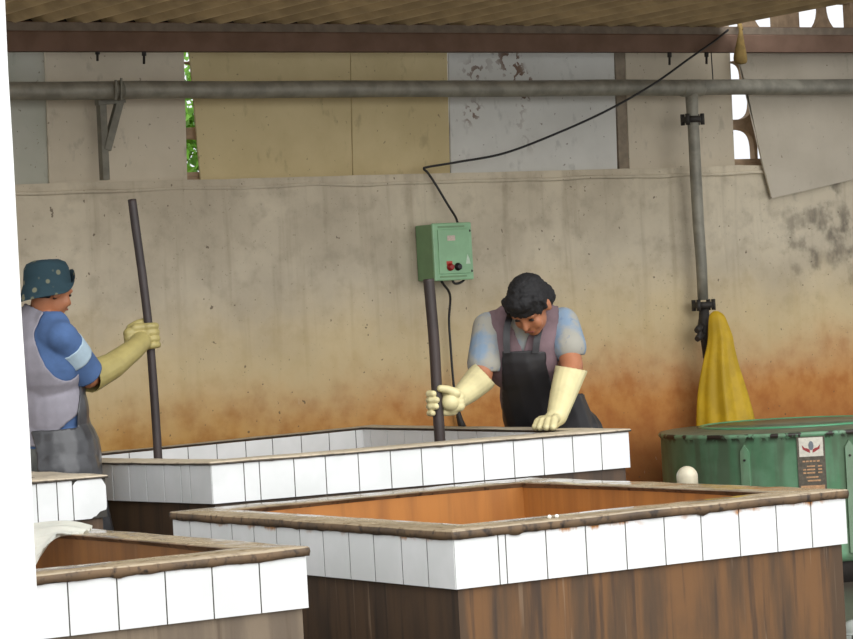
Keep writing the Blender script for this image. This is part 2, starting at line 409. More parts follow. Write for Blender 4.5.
# dark bolts poking down under the beam
for i, (x, y0, y1) in enumerate(((97.5, 50, 61), (144, 50, 64), (669.5, 52, 65), (706.5, 52, 64))):
    a, b = aY(x, y0-1, 11.53), aY(x, y1, 11.53)
    bm = bmesh.new(); ringtube(bm, [a, a.lerp(b, .45), a.lerp(b, .46), b], [.011, .011, .006, .006], 8)
    tag(obj('hanger_bolt', bm, M['iron']), ['leftmost dark bolt hanging under the beam, left of the pipe bracket', 'dark bolt hanging under the beam just right of the pipe bracket',
        'dark bolt under the beam, left of the pipe branch', 'dark bolt under the beam, just right of the pipe branch'][i], 'bolt', 'bolts under the roof beam')
# ------------------------------------------------------------------ boards over the screen
YP = YW+.085
def board(name, poly, mat, label, cat='board', y=YP, t=.012, group='boards covering the upper wall'):
    poly = [(px+(.4 if py > 100 else 0), py+(9 if py > 100 else 0)) for px, py in poly]
    bm = bmesh.new(); prism(bm, [aY(px, py, y) for px, py in poly], Vector((0, t, 0)))
    bmesh.ops.bevel(bm, geom=bm.edges[:], offset=.002, segments=1, affect='EDGES')
    return tag(obj(name, bm, mat), label, cat, group)
zb = 174
board('wall_board', [(-60, 12), (46, 12), (51, 183.5), (-60, 187.5)], M['panel_grey'], 'narrow grey-green board at the far left beside the white pillar', y=YP+.014)
board('wall_board', [(43.5, 12), (183, 12), (187.3, 178.5), (49.5, 182.3)], M['panel_pale'], 'pale board behind the triangular pipe bracket')
board('wall_board', [(186, 12), (349, 12), (352.3, 176), (201, 178.2)], M['panel_yellow'], 'left yellowish plywood board beside the leafy gap')
board('wall_board', [(349.8, 12), (446.5, 12), (450, 172.5), (353, 175.2)], M['panel_yellow'], 'right yellowish plywood board next to the peeling white board')
board('wall_board', [(447.6, 12), (613, 12), (617.5, 169.5), (450.9, 173.2)], M['panel_white'], 'white board with brown peeling paint patches')
board('wall_batten', [(613.6, 12), (623.5, 12), (629, 167.5), (619.5, 168)], M['batten'], 'brown upright batten beside the peeling white board', 'batten', YP-.004, .03, None)
board('wall_board', [(623.8, 12), (728.5, 12), (735, 165.5), (629.5, 168.5)], M['panel_pale'], 'pale board behind the top of the downpipe branch')
# loose board: hangs crooked, in front of the wall
bm = bmesh.new(); YL = YW-.03
poly = [(733, 36), (739, 62), (747, 90), (756, 132), (763, 165), (772, 198), (800, 192), (853, 179.5), (960, 152), (960, 30)]
prism(bm, [aY(px, py, YL if py > 150 else YL+.012) for px, py in poly], Vector((0, .01, 0)))
bmesh.ops.triangulate(bm, faces=[f for f in bm.faces if len(f.verts) > 4])
tag(obj('loose_board', bm, M['panel_loose']), 'large pale loose board hanging crooked at the upper right', 'board')
# ------------------------------------------------------------------ pipe run
YPI = YW-.11
def pz(x, y): return aY(x, y, YPI)
pr = empty('water_pipe', pz(400, 88), 'long grey horizontal pipe along the wall with a branch dropping at the right', 'pipe')
bm = bmesh.new()
a, b = pz(-60, 91), pz(930, 86.3)
pts = [a.lerp(b, k/60) for k in range(61)]
pts = [p + Vector((0, 0, .004*mnoise.noise(p*1.7))) for p in pts]
ringtube(bm, pts, [.040+.0012*mnoise.noise(p*4) for p in pts], 20)
obj('main_run', bm, M['pipe'], pr)
bm = bmesh.new()
dp = [pz(x, y) for x, y in ((691.5, 88), (692, 104), (692.5, 118), (693.5, 130), (696, 180), (698.5, 225), (701.5, 265), (703, 300))]
ringtube(bm, dp, [.033, .032, .029, .029, .030, .029, .028, .027], 16)
obj('branch', bm, M['pipe'], pr)
bm = bmesh.new()
t0, t1 = pz(681, 88.2), pz(702, 87.8); ringtube(bm, [t0, t0.lerp(t1, .1), t0.lerp(t1, .9), t1], [.040, .043, .043, .040], 16)
obj('tee', bm, M['pipe'], pr)
def flange(c, name):
    bm = bmesh.new()
    ringtube(bm, [c-Vector((0, 0, .016)), c+Vector((0, 0, .016))], [.045, .045], 18)
    for s in (-1, 1):
        for q in (-1, 1):
            p = c + Vector((s*.047, q*.02, 0)); ringtube(bm, [p-Vector((0, 0, .028)), p+Vector((0, 0, .028))], [.011, .011], 6)
        p = c+Vector((s*.035, 0, 0)); box(bm, p.x-.022, p.x+.022, p.y-.022, p.y+.022, p.z-.012, p.z+.012)
    return obj(name, bm, M['iron'], pr)
flange(pz(692.5, 119.5), 'clamp'); flange(pz(703.6, 305), 'flange')
bm = bmesh.new()
vp = [pz(x, y) for x, y in ((703.8, 306), (704.2, 318), (704.5, 326), (704.8, 334), (705.3, 342), (706.6, 358))]
ringtube(bm, vp, [.024, .028, .036, .034, .022, .018], 14)
v = pz(703.5, 331)
for dz in (.030, -.012):
    ringtube(bm, [v+Vector((0, 0, dz)), v+Vector((-.050, -.03, dz-.014)), v+Vector((-.074, -.04, dz-.026))], [.016, .018, .015], 8)
ringtube(bm, [v+Vector((-.048, -.03, .03)), v+Vector((-.052, -.034, -.045))], [.012, .014], 8)
obj('valve', bm, M['iron'], pr)
bm = bmesh.new(); ringtube(bm, [pz(706.3, 352), pz(708.5, 400), pz(712, 520)], [.017, .016, .016], 10)
obj('lower_pipe', bm, M['iron'], pr)
# joint clip on main run
bm = bmesh.new(); c0, c1 = pz(116, 90.5), pz(121.5, 90.4)
ringtube(bm, [c0, c0.lerp(c1, .5), c1], [.043, .046, .043], 18)
obj('joint_sleeve', bm, M['bracket'], pr)
# bracket
br = empty('pipe_bracket', aY(104, 178, YW), 'grey triangular steel bracket holding the pipe at the left', 'bracket')
def bar(bm, p, q, w, t):
    d = (q-p).normalized(); e = d.cross(Vector((0, 1, 0))).normalized()*w/2; o = Vector((0, t/2, 0))
    vs = [bm.verts.new(c + s*e + u*o) for c in (p, q) for s, u in ((-1, -1), (1, -1), (1, 1), (-1, 1))]
    for k in range(4): bm.faces.new((vs[k], vs[(k+1) % 4], vs[4+(k+1) % 4], vs[4+k]))
    bm.faces.new(vs[3::-1]); bm.faces.new(vs[4:])
bm = bmesh.new(); bar(bm, aY(101, 97, YW-.02), aY(104.8, 180, YW-.02), .032, .04); obj('upright', bm, M['bracket'], br)
bm = bmesh.new(); bar(bm, aY(96.5, 101.5, YW-.035), aY(123.5, 99, YW-.045), .034, .04); obj('arm', bm, M['bracket'], br)
bm = bmesh.new(); bar(bm, aY(120, 99, YW-.045), aY(106.5, 150, YW-.03), .034, .03); obj('brace', bm, M['bracket'], br)
bm = bmesh.new(); bar(bm, aY(115.5, 100, YW-.165), aY(115.8, 80, YW-.165), .008, .01); bar(bm, aY(121, 100, YW-.165), aY(121.2, 78, YW-.165), .008, .01); obj('clip', bm, M['bracket'], br)
# wire tie from beam to pipe
tag(tube_obj('tie_wire', [aY(711, 50, 11.53), aY(712, 65, YPI), aY(713, 81, YPI)], .003, M['cable']), 'thin wire tying the pipe to the beam right of the branch', 'wire')
# ------------------------------------------------------------------ power cable and switch box
tag(tube_obj('power_cable', [aY(728, 30, 11.47), aY(713, 42, 11.44), aY(690, 58, 11.43), aY(655, 83, 11.44), aY(610, 109, 11.47), aY(560, 132, 11.52), aY(505, 153, 11.57), aY(458, 162, 11.61), aY(428, 167, 11.635), aY(424, 169, 11.64),
    aY(428, 173, 11.64), aY(436, 185, 11.63), aY(448, 205, 11.61), aY(455, 216, 11.58), aY(457.6, 222.5, 11.56)], .0058, M['cable']), 'black cable swooping from the beam down to the green switch box', 'cable')
BX0, BX1 = aY(434.5, 252, 11.505).x, aY(472, 250, 11.505).x
BZ1, BZ0 = aY(452, 223.5, 11.505).z, aY(453, 279.5, 11.505).z
BY = 11.505
sb = empty('switch_box', ((BX0+BX1)/2, YW, BZ0), 'green metal switch box with red and black push buttons on the wall', 'switch box')
bm = bmesh.new(); box(bm, BX0, BX1, BY+.012, YW-.004, BZ0, BZ1, 0, .006); obj('case', bm, M['box_dark'], sb)
bm = bmesh.new(); box(bm, BX0-.004, BX1+.004, BY, BY+.018, BZ0-.004, BZ1+.004, 0, .006)
w, h = BX1-BX0, BZ1-BZ0
obj('front_frame', bm, M['box_green'], sb)
bm = bmesh.new(); box(bm, BX0+w*.10, BX1-w*.06, BY-.006, BY+.004, BZ0+h*.10, BZ1-h*.10, 0, .004)
door = obj('door', bm, M['box_green'], sb)
def bxp(u, v): return Vector((BX0+w*u, BY-.006, BZ0+h*v))
bm = bmesh.new(); c = bxp(.44, .74); box(bm, c.x-.022, c.x+.022, c.y-.0015, c.y+.001, c.z-.012, c.z+.012)
obj('faded_notice', bm, M['sticker'], sb)['label'] = 'faded pinkish sticker'
bm = bmesh.new(); c = bxp(.36, .30); box(bm, c.x-.016, c.x+.016, c.y-.0015, c.y+.001, c.z-.010, c.z+.008)
obj('red_tag', bm, M['redstick'], sb)['label'] = 'small red sticker above the red button'
for u, mt, lab in ((.37, 'red', 'red push button'), (.575, 'black', 'black push button')):
    bm = bmesh.new(); c = bxp(u, .225); ringtube(bm, [c, c-Vector((0, .006, 0)), c-Vector((0, .0062, 0)), c-Vector((0, .018, 0)), c-Vector((0, .021, 0))], [.0185, .0185, .0145, .0145, .010], 18)
    obj('push_button', bm, M[mt], sb)['label'] = lab
bm = bmesh.new()
for poly in (((.80, .27), (.92, .27), (.90, .36), (.85, .44)),):
    prism(bm, [bxp(u, v)-Vector((0, .001, 0)) for u, v in poly], Vector((0, .0008, 0)))
obj('scuff', bm, M['chalk'], door)
for v in (.945, .055):
    bm = bmesh.new(); box(bm, BX0+w*.12, BX1-w*.18, BY-.003, BY+.002, BZ0+h*v-.004, BZ0+h*v+.004)
    obj('ridge_strip', bm, M['box_dark'], sb)
for u, v in ((.955, .86), (.955, .14)):
    bm = bmesh.new(); c = bxp(u, v); c.y = BY; ringtube(bm, [c+Vector((0, .004, 0)), c-Vector((0, .004, 0))], [.006, .006], 8); obj('screw', bm, M['iron'], sb)
tube_obj('cable_loop', [aY(452, 278.5, 11.55), aY(454, 283, 11.55), aY(458, 283.5, 11.55), aY(463, 281, 11.55), aY(464.5, 277.5, 11.55)], .006, M['cable'], sb)
pc = empty('pump_lead', aY(461, 428, 11.6), 'black lead hanging down the wall below the switch box', 'cable')
tube_obj('lead', [aY(441.5, 281.5, 11.55), aY(444, 285, 11.56), aY(448.5, 291, 11.58), aY(450.3, 299, 11.6), aY(449, 320, 11.62), aY(450.5, 345, 11.62), aY(452.3, 370, 11.62), aY(455, 396, 11.62), aY(457.5, 408, 11.62)], .0062, M['cable'], pc)
bm = bmesh.new(); ringtube(bm, [aY(457, 405, 11.62), aY(458, 412, 11.62), aY(460.5, 422, 11.62), aY(463, 428.5, 11.62)], [.007, .012, .017, .020], 10); obj('plug', bm, M['iron'], pc)
# ------------------------------------------------------------------ dyeing tanks
def tank(nm, label, X0, X1, Y0, Y1, zt, slab, rw, jf, jl, M_out, M_left, M_in, M_rim, jb=None, jr=None, drip=.012, chips=None, th=.135):
    """outer tile planes X0..X1, Y0..Y1; joints jf along the front, jl along the left, jb/jr lining tiles"""
    root = empty('dyeing_tank', ((X0+X1)/2, (Y0+Y1)/2, 0), label, 'tank', 'tiled concrete dyeing tanks')
    ti = .014; x0, x1, y0, y1 = X0+ti, X1-ti, Y0+ti, Y1-ti
    ztile = zt-slab; ix0, ix1, iy0, iy1 = X0+rw[0], X1-rw[2], Y0+rw[1], Y1-rw[3]
    bm = bmesh.new()
    O = [(x0, y0), (x1, y0), (x1, y1), (x0, y1)]; I = [(ix0, iy0), (ix1, iy0), (ix1, iy1), (ix0, iy1)]
    def ringv(P, z): return [bm.verts.new((a, b, z)) for a, b in P]
    ob, ot, it, ib = ringv(O, 0), ringv(O, zt-.008), ringv(I, zt-.008), ringv(I, .18)
    for k in range(4):
        q = (k+1) % 4
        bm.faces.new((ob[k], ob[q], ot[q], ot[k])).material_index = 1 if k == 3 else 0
        bm.faces.new((ot[k], ot[q], it[q], it[k])).material_index = 0
        bm.faces.new((it[k], it[q], ib[q], ib[k])).material_index = 2
    bm.faces.new(ib).material_index = 2; bm.faces.new(ob[::-1])
    obj('basin', bm, [M_out, M_left, M_in], root)
    # tile band
    bm = bmesh.new()
    def strip(js, f, nrm, zlo, zhi, chip=None, gap=.0021):
        for i, (a, b) in enumerate(zip(js, js[1:])):
            a, b = min(a, b), max(a, b)
            if b-a < .006: continue
            poly = [(a+gap, zlo), (b-gap, zlo), (b-gap, zhi), (a+gap, zhi)]
            if chip and i in chip: poly = chip[i](a+gap, b-gap, zlo, zhi)
            prism(bm, [f(u, z)-nrm*.001 for u, z in poly], nrm*.010, 0)
        lo, hi = min(js), max(js)
        prism(bm, [f(u, z)-nrm*.012 for u, z in ((lo+.002, zlo+.001), (hi-.002, zlo+.001), (hi-.002, zhi), (lo+.002, zhi))], nrm*.0185, 1)
    ch = chips or {}
    zlo = ztile-th
    oi = .009
    strip(jf, lambda u, z: Vector((u, Y0+oi, z)), Vector((0, -1, 0)), zlo, ztile, ch.get('f'))
    strip(jl, lambda u, z: Vector((X0+oi, u, z)), Vector((-1, 0, 0)), zlo, ztile, ch.get('l'), .0034)
    def reg(a, b): n = max(1, round((b-a)/.15)); return [a+(b-a)*k/n for k in range(n+1)]
    strip(reg(Y0+.03, Y1), lambda u, z: Vector((X1-oi, u, z)), Vector((1, 0, 0)), zlo, ztile)
    strip(reg(X0, X1), lambda u, z: Vector((u, Y1-oi, z)), Vector((0, 1, 0)), zlo, ztile)
    obj('tile_band', bm, [M['tile'] if jb or chips else M['tile_rust'], M['grout']], root)
    if jb:
        bm = bmesh.new()
        strip(jb, lambda u, z: Vector((u, iy1, z)), Vector((0, -1, 0)), zlo-.02, ztile)
        strip(jr, lambda u, z: Vector((ix1, u, z)), Vector((-1, 0, 0)), zlo-.02, ztile)
        strip(reg(iy0, iy1), lambda u, z: Vector((ix0, u, z)), Vector((1, 0, 0)), zlo-.02, ztile)
        strip(reg(ix0, ix1), lambda u, z: Vector((u, iy0, z)), Vector((0, 1, 0)), zlo-.02, ztile)
        obj('lining_tiles', bm, [M['tile'], M['grout']], root)
    # cement cap with a ragged lower edge
    bm = bmesh.new(); ov = .006; rows = []
    O = [(X0-ov, Y0-ov), (X1+ov, Y0-ov), (X1+ov, Y1+ov), (X0-ov, Y1+ov)]
    I = [(ix0+.012, iy0+.012), (ix1-.012, iy0+.012), (ix1-.012, iy1-.012), (ix0+.012, iy1-.012)]
    if jb: I = [(ix0+.016, iy0+.016), (ix1-.016, iy0+.016), (ix1-.016, iy1-.016), (ix0+.016, iy1-.016)]
    for k in range(4):
        a, b, c, d = Vector(O[k]), Vector(O[(k+1) % 4]), Vector(I[k]), Vector(I[(k+1) % 4])
        n = int((b-a).length/.012)
        out = (a-Vector(O[(k+3) % 4])).normalized()*-1 if False else None
        for i in range(n):
            t = i/n; o = a.lerp(b, t); p = c.lerp(d, t); dirn = (o-p).normalized()
            q = Vector((o.x, o.y, zt)); ns = mnoise.noise(q*22); nl = mnoise.noise(q*6); nh = mnoise.noise(q*70)
            dz = drip*(.5*ns + .5*nl + .25*nh); dz -= .035*max(0, mnoise.noise(q*14+Vector((7, 0, 0)))-.42)
            bul = .0022*nl + .0018*nh
            wob = .0025*nl
            rows.append([bm.verts.new(v) for v in (
                (o.x-dirn.x*.014, o.y-dirn.y*.014, zt-slab+.002),
                (o.x+dirn.x*(bul-.001), o.y+dirn.y*(bul-.001), zt-slab+dz*.9),
                (o.x+dirn.x*(bul+.002), o.y+dirn.y*(bul+.002), zt-slab*.5+wob),
                (o.x+dirn.x*(bul), o.y+dirn.y*(bul), zt-.003+wob),
                (o.x-dirn.x*.005, o.y-dirn.y*.005, zt+.0005+wob),
                (p.x+dirn.x*.008, p.y+dirn.y*.008, zt+wob*.5),
                (p.x+dirn.x*(bul), p.y+dirn.y*bul, zt-.002),
                (p.x+dirn.x*(.004), p.y+dirn.y*.004, zt-.005),
                (p.x+dirn.x*.022, p.y+dirn.y*.022, zt-slab+.002))])
    n = len(rows)
    for i in range(n):
        a, b = rows[i], rows[(i+1) % n]
        for k in range(9):
            f = bm.faces.new((a[k], a[(k+1) % 9], b[(k+1) % 9], b[k])); f.smooth = k in (1, 2, 4); f.material_index = 0 if k in (3, 4) else 1
    obj('rim', bm, [M_rim, M['rim_edge_dark'] if M_rim == M['rim_grey'] else M['rim_edge']], root)
    return root
def jx(pxs, y, Y): return [aY(p, y, Y).x for p in pxs]
def jy(pxs, y, X): return [aX(p, y, X).y for p in pxs]
AX0, AX1, AY0, AY1 = 4.255, 5.645, 6.592, 8.235
ZA, ZB = .763, .869
jf = jx([456, 498, 505.5, 546, 586, 626, 665, 702, 740, 777.5, 812.5], 540, AY0); jf = [AX0]+jf[1:]+[AX1]
jl = jy([190.7, 211.5, 232.5, 254.3, 276.8, 300, 323.2, 348.9, 373.5, 401, 426.5], 545, AX0); jl = [AY1]+jl+[AY0]
tank('A', 'near right tank with orange rust streaks below its white tiles', AX0, AX1, AY0, AY1, ZA, .025, (.13, .155, .15, .17), jf, jl, M['stain_orange'], M['stain_dark'], M['inside_orange'], M['rim_rust'], drip=.007)
CX1, CY0 = 3.802, 6.605; CX0, CY1 = CX1-1.6, CY0+1.66
jf = jx([-90, -31.5, 18, 67.8, 117.3, 165.8, 213, 260.5], 590, CY0); jf = [CX0]+jf+[CX1]
jl = [CY0+(CY1-CY0)*k/11 for k in range(12)]
tank('C', 'near left tank beside the white pillar with a white cloth over its rim', CX0, CX1, CY0, CY1, ZA-.003, .025, (.13, .16, .12, .16), jf, jl, M['stain_grey'], M['stain_dark'], M['inside_brown'], M['rim_rust'], drip=.007)
BX0t, BX1t, BY0t, BY1t = 4.79, 6.515, 8.955, 10.70
QB = [Vector((4.79, 8.955, 0)), Vector((6.510, 8.826, 0)), Vector((6.455, 10.59, .008)), Vector((4.79, 10.58, -.02))]   # its true, slightly skewed corners
def warp(x, y):
    u, w = (x-BX0t)/(BX1t-BX0t), (y-BY0t)/(BY1t-BY0t)
    return QB[0]*(1-u)*(1-w) + QB[1]*u*(1-w) + QB[2]*u*w + QB[3]*(1-u)*w
def jw(pxs, y, axis, fixed):
    out = []
    for p in pxs:
        lo, hi = (BX0t, BX1t) if axis == 0 else (BY0t, BY1t)
        for _ in range(40):
            mid = (lo+hi)/2; P = warp(mid, fixed) if axis == 0 else warp(fixed, mid)
            q = to_px((P.x, P.y, .80))[0]
            if (q < p) == (axis == 0): lo = mid
            else: hi = mid
        out.append((lo+hi)/2)
    return out
jf = jw([244.4, 260, 294.5, 326, 358.8, 391, 422, 453, 483.4, 514, 543.5, 573, 601.5], 470, 0, BY0t); jf = [BX0t]+jf+[BX1t]
jl = jw([16, 32, 48, 64, 80, 96, 112.8, 129.4, 146.3, 164, 181, 190], 480, 1, BX0t); jl = [BY1t]+jl+[BY0t]
rwB = .08; RWB = (.14, .2, .10, .08)
jb = jw([70, 98.8, 128.8, 158, 187.5, 216.3, 245.1, 271.9, 300.7, 328.5, 355.2], 445, 0, BY1t-rwB); jb = [BX0t+.14]+[q for q in jb if q > BX0t+.16]+[BX1t-.10]
jr = jw([372.8, 389.5, 406.7, 424.6, 442.5, 460.4, 479.1, 498, 517, 536, 556], 437, 1, BX1t-.10); jr = [BY1t-rwB]+[q for q in jr if BY0t+rwB < q < BY1t-rwB-.02]+[BY0t+rwB]
tB = tank('B', 'far tank between the two workers with white tiles inside and out', BX0t, BX1t, BY0t, BY1t, ZB-.002, .010, RWB, jf, jl, M['stain_dark'], M['stain_dark'], M['inside_brown'], M['rim_grey'], jb, jr, drip=.003)
for o in tB.children:
    off = tB.location
    for v in o.data.vertices:
        P = warp(v.co.x, v.co.y); z = v.co.z
        v.co = Vector((P.x, P.y, z + (P.z if z > .3 else 0)))
DX1, DY0 = 4.375, 8.94; DX0, DY1 = DX1-1.7, 10.68
jf = jx([-40, 5, 37.2, 57.5, 73.2], 500, DY0); jf = [DX0]+jf+[DX1]
def chipped(a, b, z0, z1):
    w = b-a; h = z1-z0
    return [(a, z0), (a+w*.50, z0+h*.0), (a+w*.58, z0+h*.04), (a+w*.66, z0+h*.06), (a+w*.78, z0+h*.16), (b-w*.03, z0+h*.20), (b, z0+h*.26), (b, z0+h*.80), (b-w*.06, z1-h*.1), (b-w*.13, z1), (a+w*.16, z1), (a+w*.07, z1-h*.05), (a, z1-h*.13)]
jl = [DY0+(DY1-DY0)*k/11 for k in range(12)]
tank('D', 'far left tank with a chipped corner tile, beside the worker in the hat', DX0, DX1, DY0, DY1, ZB-.012, .010, (.14, .2, .16, .2), jf, jl, M['stain_dark'], M['stain_dark'], M['inside_brown'], M['rim_grey'], drip=.003, chips={'f': {5: chipped}})
# two white flecks on the near tank's front rim
for px, py, lab in ((549.5, 517.8, 'left white fleck of foam on the near tank front rim'), (556.8, 517.2, 'right white fleck of foam on the near tank front rim')):
    p = aY(px, py, AY0+.17); bm = bmesh.new()
    d = ray(px, py); p = CAM + d*((ZA+.002-CAMZ)/d.z)
    ell(bm, p+Vector((0, 0, .003)), (.006, .006, .0055), None, 10)
    tag(obj('foam_fleck', bm, M['whitecloth'], None, True), lab, 'foam', 'foam flecks on the rim')
# white cloth over the back corner of the near left tank
bm = bmesh.new()
ctrl = [  # rows run from rim end down into the tank
    [(92.5, 527.5, 8.62), (88, 525.5, 8.66), (80, 523, 8.7), (66, 521.5, 8.75), (48, 522, 8.78), (28, 524, 8.8)],
    [(91, 529, 8.56), (84, 528.5, 8.58), (74, 527, 8.6), (60, 526, 8.62), (44, 528, 8.62), (26, 531, 8.62)],
    [(88, 531, 8.53), (77, 532.5, 8.53), (64, 531, 8.53), (54, 533, 8.52), (40, 537, 8.52), (24, 540, 8.52)],
    [(80, 533.5, 8.52), (66, 533.5, 8.51), (55, 536, 8.5), (48, 541, 8.5), (36, 547, 8.49), (22, 550, 8.49)],
    [(72, 532.8, 8.53), (59, 535, 8.51), (51, 540.5, 8.49), (43, 549, 8.48), (32, 556, 8.47), (20, 560, 8.47)],
    [(66, 532, 8.54), (55, 535.5, 8.52), (47.5, 543.5, 8.5), (39, 558, 8.47), (31, 570, 8.45), (18, 577, 8.45)]]
G = []
for r in ctrl: G.append(spline([aD(*q) for q in r], 6))
cols = list(zip(*G)); G2 = [spline(list(c), 5) for c in cols]
V = [[bm.verts.new(p + Vector((0, 0, .006*math.sin(j*1.25)+.003*math.sin(j*2.6+i*.1)))) for j, p in enumerate(c)] for i, c in enumerate(G2)]
for a, b in zip(V, V[1:]):
    for k in range(len(a)-1): bm.faces.new((a[k], a[k+1], b[k+1], b[k])).smooth = True
bmesh.ops.solidify(bm, geom=bm.faces[:], thickness=.006)
tag(obj('cloth', bm, M['whitecloth']), 'off-white wet cloth draped over the rim of the near left tank', 'cloth')
# ------------------------------------------------------------------ stand-pipes
def standpipe(px, py_top, X, r, mat, label):
    d = ray(px, py_top); p = CAM + d*(X/d.x); bm = bmesh.new()
    n = 24; prof = [(r*.9, 0), (r*.9, p.z-.10), (r, p.z-.10)] + [(r, p.z-.045)] + [(r*math.cos(a), p.z-r*1.0 + r*1.0*math.sin(a)) for a in [math.pi/2*k/8 for k in range(8)]] + [(.001, p.z)]
    lathe(bm, (p.x, p.y), prof, n)
    tag(obj('capped_pipe', bm, mat), label, 'pipe')
standpipe(686.6, 466, 6.35, .0385, M['cap'], 'off-white pipe end with domed cap in front of the green drum')
standpipe(854, 619.5, 6.1, .046, M['capgrey'], 'grey domed pipe end at the bottom right corner')
# ------------------------------------------------------------------ green drum
DC = (8.90, 10.75); DR = .632
rimz = aD(800, 432, 13.55).z
c_cam = Vector((DC[0], DC[1], 0))
dr = empty('spin_dryer_drum', (DC[0], DC[1], 0), 'large worn green metal drum with a conical top and a name plate', 'drum')
zr = .700
bm = bmesh.new(); lathe(bm, DC, [(DR-.03, .10), (DR-.004, .12), (DR, .14), (DR, zr-.02), (DR+.008, zr-.016), (DR+.010, zr-.004), (DR+.003, zr+.003)], 72); obj('shell', bm, M['drum'], dr)
bm = bmesh.new(); lathe(bm, DC, [(DR+.004, zr+.001), (DR-.012, zr+.006), (.47, zr+.014), (.445, zr+.017)], 72); obj('cone_top', bm, M['drum_top'], dr)
bm = bmesh.new(); lathe(bm, DC, [(.447, zr+.013), (.452, zr+.018), (.447, zr+.024), (.436, zr+.025), (.430, zr+.020), (.43, zr+.008)], 72); obj('mouth_rim', bm, M['drum_rim'], dr)
bm = bmesh.new(); rr = lathe(bm, DC, [(.428, zr+.010), (.425, zr+.020), (.05, zr+.023), (.002, zr+.023)], 48); obj('lid', bm, M['drum_top'], dr)
bm = bmesh.new(); rr = lathe(bm, DC, [(DR-.06, 0), (DR-.06, .13)], 48); bm.faces.new(rr[0]); obj('base', bm, M['iron'], dr)
cdir = math.atan2(-DC[1], -DC[0])
def on_drum(px):     # angle on the drum wall that is seen at px
    d = ray(px, 460); d2 = Vector((d.x, d.y)).normalized(); oc = Vector((-DC[0], -DC[1])); b = oc.dot(d2); c = oc.length_squared-DR*DR; t = -b-math.sqrt(max(0, b*b-c))
    p = d2*t - Vector(DC); return math.atan2(p.y, p.x)
def dpt(a, h, z, r=DR):   # tangent-plane point: h along tangent
    e = Vector((math.cos(a), math.sin(a), 0)); t = Vector((-math.sin(a), math.cos(a), 0)); return Vector((DC[0], DC[1], z)) + e*r + t*h
for px in (745.5, 849, 690-45):
    try: a = on_drum(px)
    except ValueError: continue
    if px < 660: continue
    bm = bmesh.new(); nrm = Vector((math.cos(a), math.sin(a), 0))
    prism(bm, [dpt(a, h, z, DR-.006) for h, z in ((-.021, .14), (.021, .14), (.021, zr-.075), (0, zr-.045), (-.021, zr-.075))], nrm*.018)
    lug = obj('lug', bm, M['drum'], dr)
    bm = bmesh.new(); c = dpt(a, 0, zr-.115, DR+.012); ringtube(bm, [c, c+nrm*.006], [.006, .005], 8); obj('rivet', bm, M['iron'], lug)
a = on_drum(811.5); nrm = Vector((math.cos(a), math.sin(a), 0))
ppm = F_PX/ (Vector((dpt(a, 0, .5)) - CAM).dot(FW))
def pl(u0, u1, v0, v1, name, mat, lift, parent):     # u: across (picture px from plate centre), v: px down from the drum rim
    bm = bmesh.new(); q = [(u0, v0), (u1, v0), (u1, v1), (u0, v1)]
    prism(bm, [dpt(a, u/ppm, zr-v/ppm, DR-.004) for u, v in q], nrm*(.004+lift)); return obj(name, bm, mat, parent)
plate = pl(-14, 14, 4, 62, 'name_plate', M['plate_dark'], .004, dr); plate['label'] = 'dark weathered metal name plate with a pale emblem panel'
pl(-12, 12, 5, 24, 'emblem_panel', M['plate_light'], .006, plate)
def plpoly(polys, name, mat, lift):
    bm = bmesh.new()
    for P in polys: prism(bm, [dpt(a, u/ppm, zr-v/ppm, DR-.004) for u, v in P], nrm*(.004+lift))
    return obj(name, bm, mat, plate)
ov = [(2.6*math.cos(t), 13.2+4.6*math.sin(t)) for t in [2*math.pi*k/16 for k in range(16)]]
plpoly([ov], 'emblem_globe', M['emb_grey'], .0075)
wing = [(1.2, 20.5), (1.5, 17.2), (4, 15.6), (6.5, 15.2), (9.2, 12), (8.4, 16.6), (6, 18), (4, 19.2)]
plpoly([wing, [(-u, v) for u, v in wing]], 'emblem_wings', M['emb_red'], .007)
tx = []
for v, cells in ((28, [(-9, -6.5), (-5.6, -3), (-2, .6), (1.6, 4), (5, 8)]), (33, [(-5, 3), (6, 10)]), (36.3, [(-9, -6), (-5, 3), (6, 10)]), (39.6, [(-9, -6), (-5, 3), (6, 10)]), (44, [(-6, 6)]), (47.5, [(-5, 8)])):
    for u0, u1 in cells: tx.append([(u0, v), (u1, v), (u1, v+1.5), (u0, v+1.5)])
plpoly(tx, 'plate_text', M['rustbar'], .0052)
pl(-12, 12, 53, 60, 'serial_strip', M['rustbar'], .006, plate)
# ------------------------------------------------------------------ yellow coat hung on the valve
def loft(bm, rows, n=48, fold=0, seed=0, depth=.5):
    R = []
    for j, (xl, xr, y, D) in enumerate(rows):
        L_, R_ = aD(xl, y, D), aD(xr, y, D); c = (L_+R_)/2; hx = (R_-L_)/2; hy = c2w(0, 1, 0)*hx.length*depth; ring = []
        t = j/(len(rows)-1)
        for k in range(n):
            a = 2*math.pi*k/n; f = 1 + fold*min(1, t*1.6)*(1.1-2.2*abs(math.sin(a*2.5+seed+.3*t))**.7 + .5*math.sin(a*8+1.7*seed))
            ring.append(bm.verts.new(c + hx*math.cos(a)*min(f, 1.06) + hy*math.sin(a)*f))
        R.append(ring)
    for A, B in zip(R, R[1:]):
        for k in range(n): bm.faces.new((A[k], A[(k+1) % n], B[(k+1) % n], B[k])).smooth = True
    bm.faces.new(R[0]); return R
Dp = (pz(712, 330)-CAM).dot(FW)-.12
def srows(rows, sub=5):
    V3 = spline([Vector((a, b, c)) for a, b, c in rows], sub); return [(v.x, v.y, v.z, Dp) for v in V3]
bm = bmesh.new()
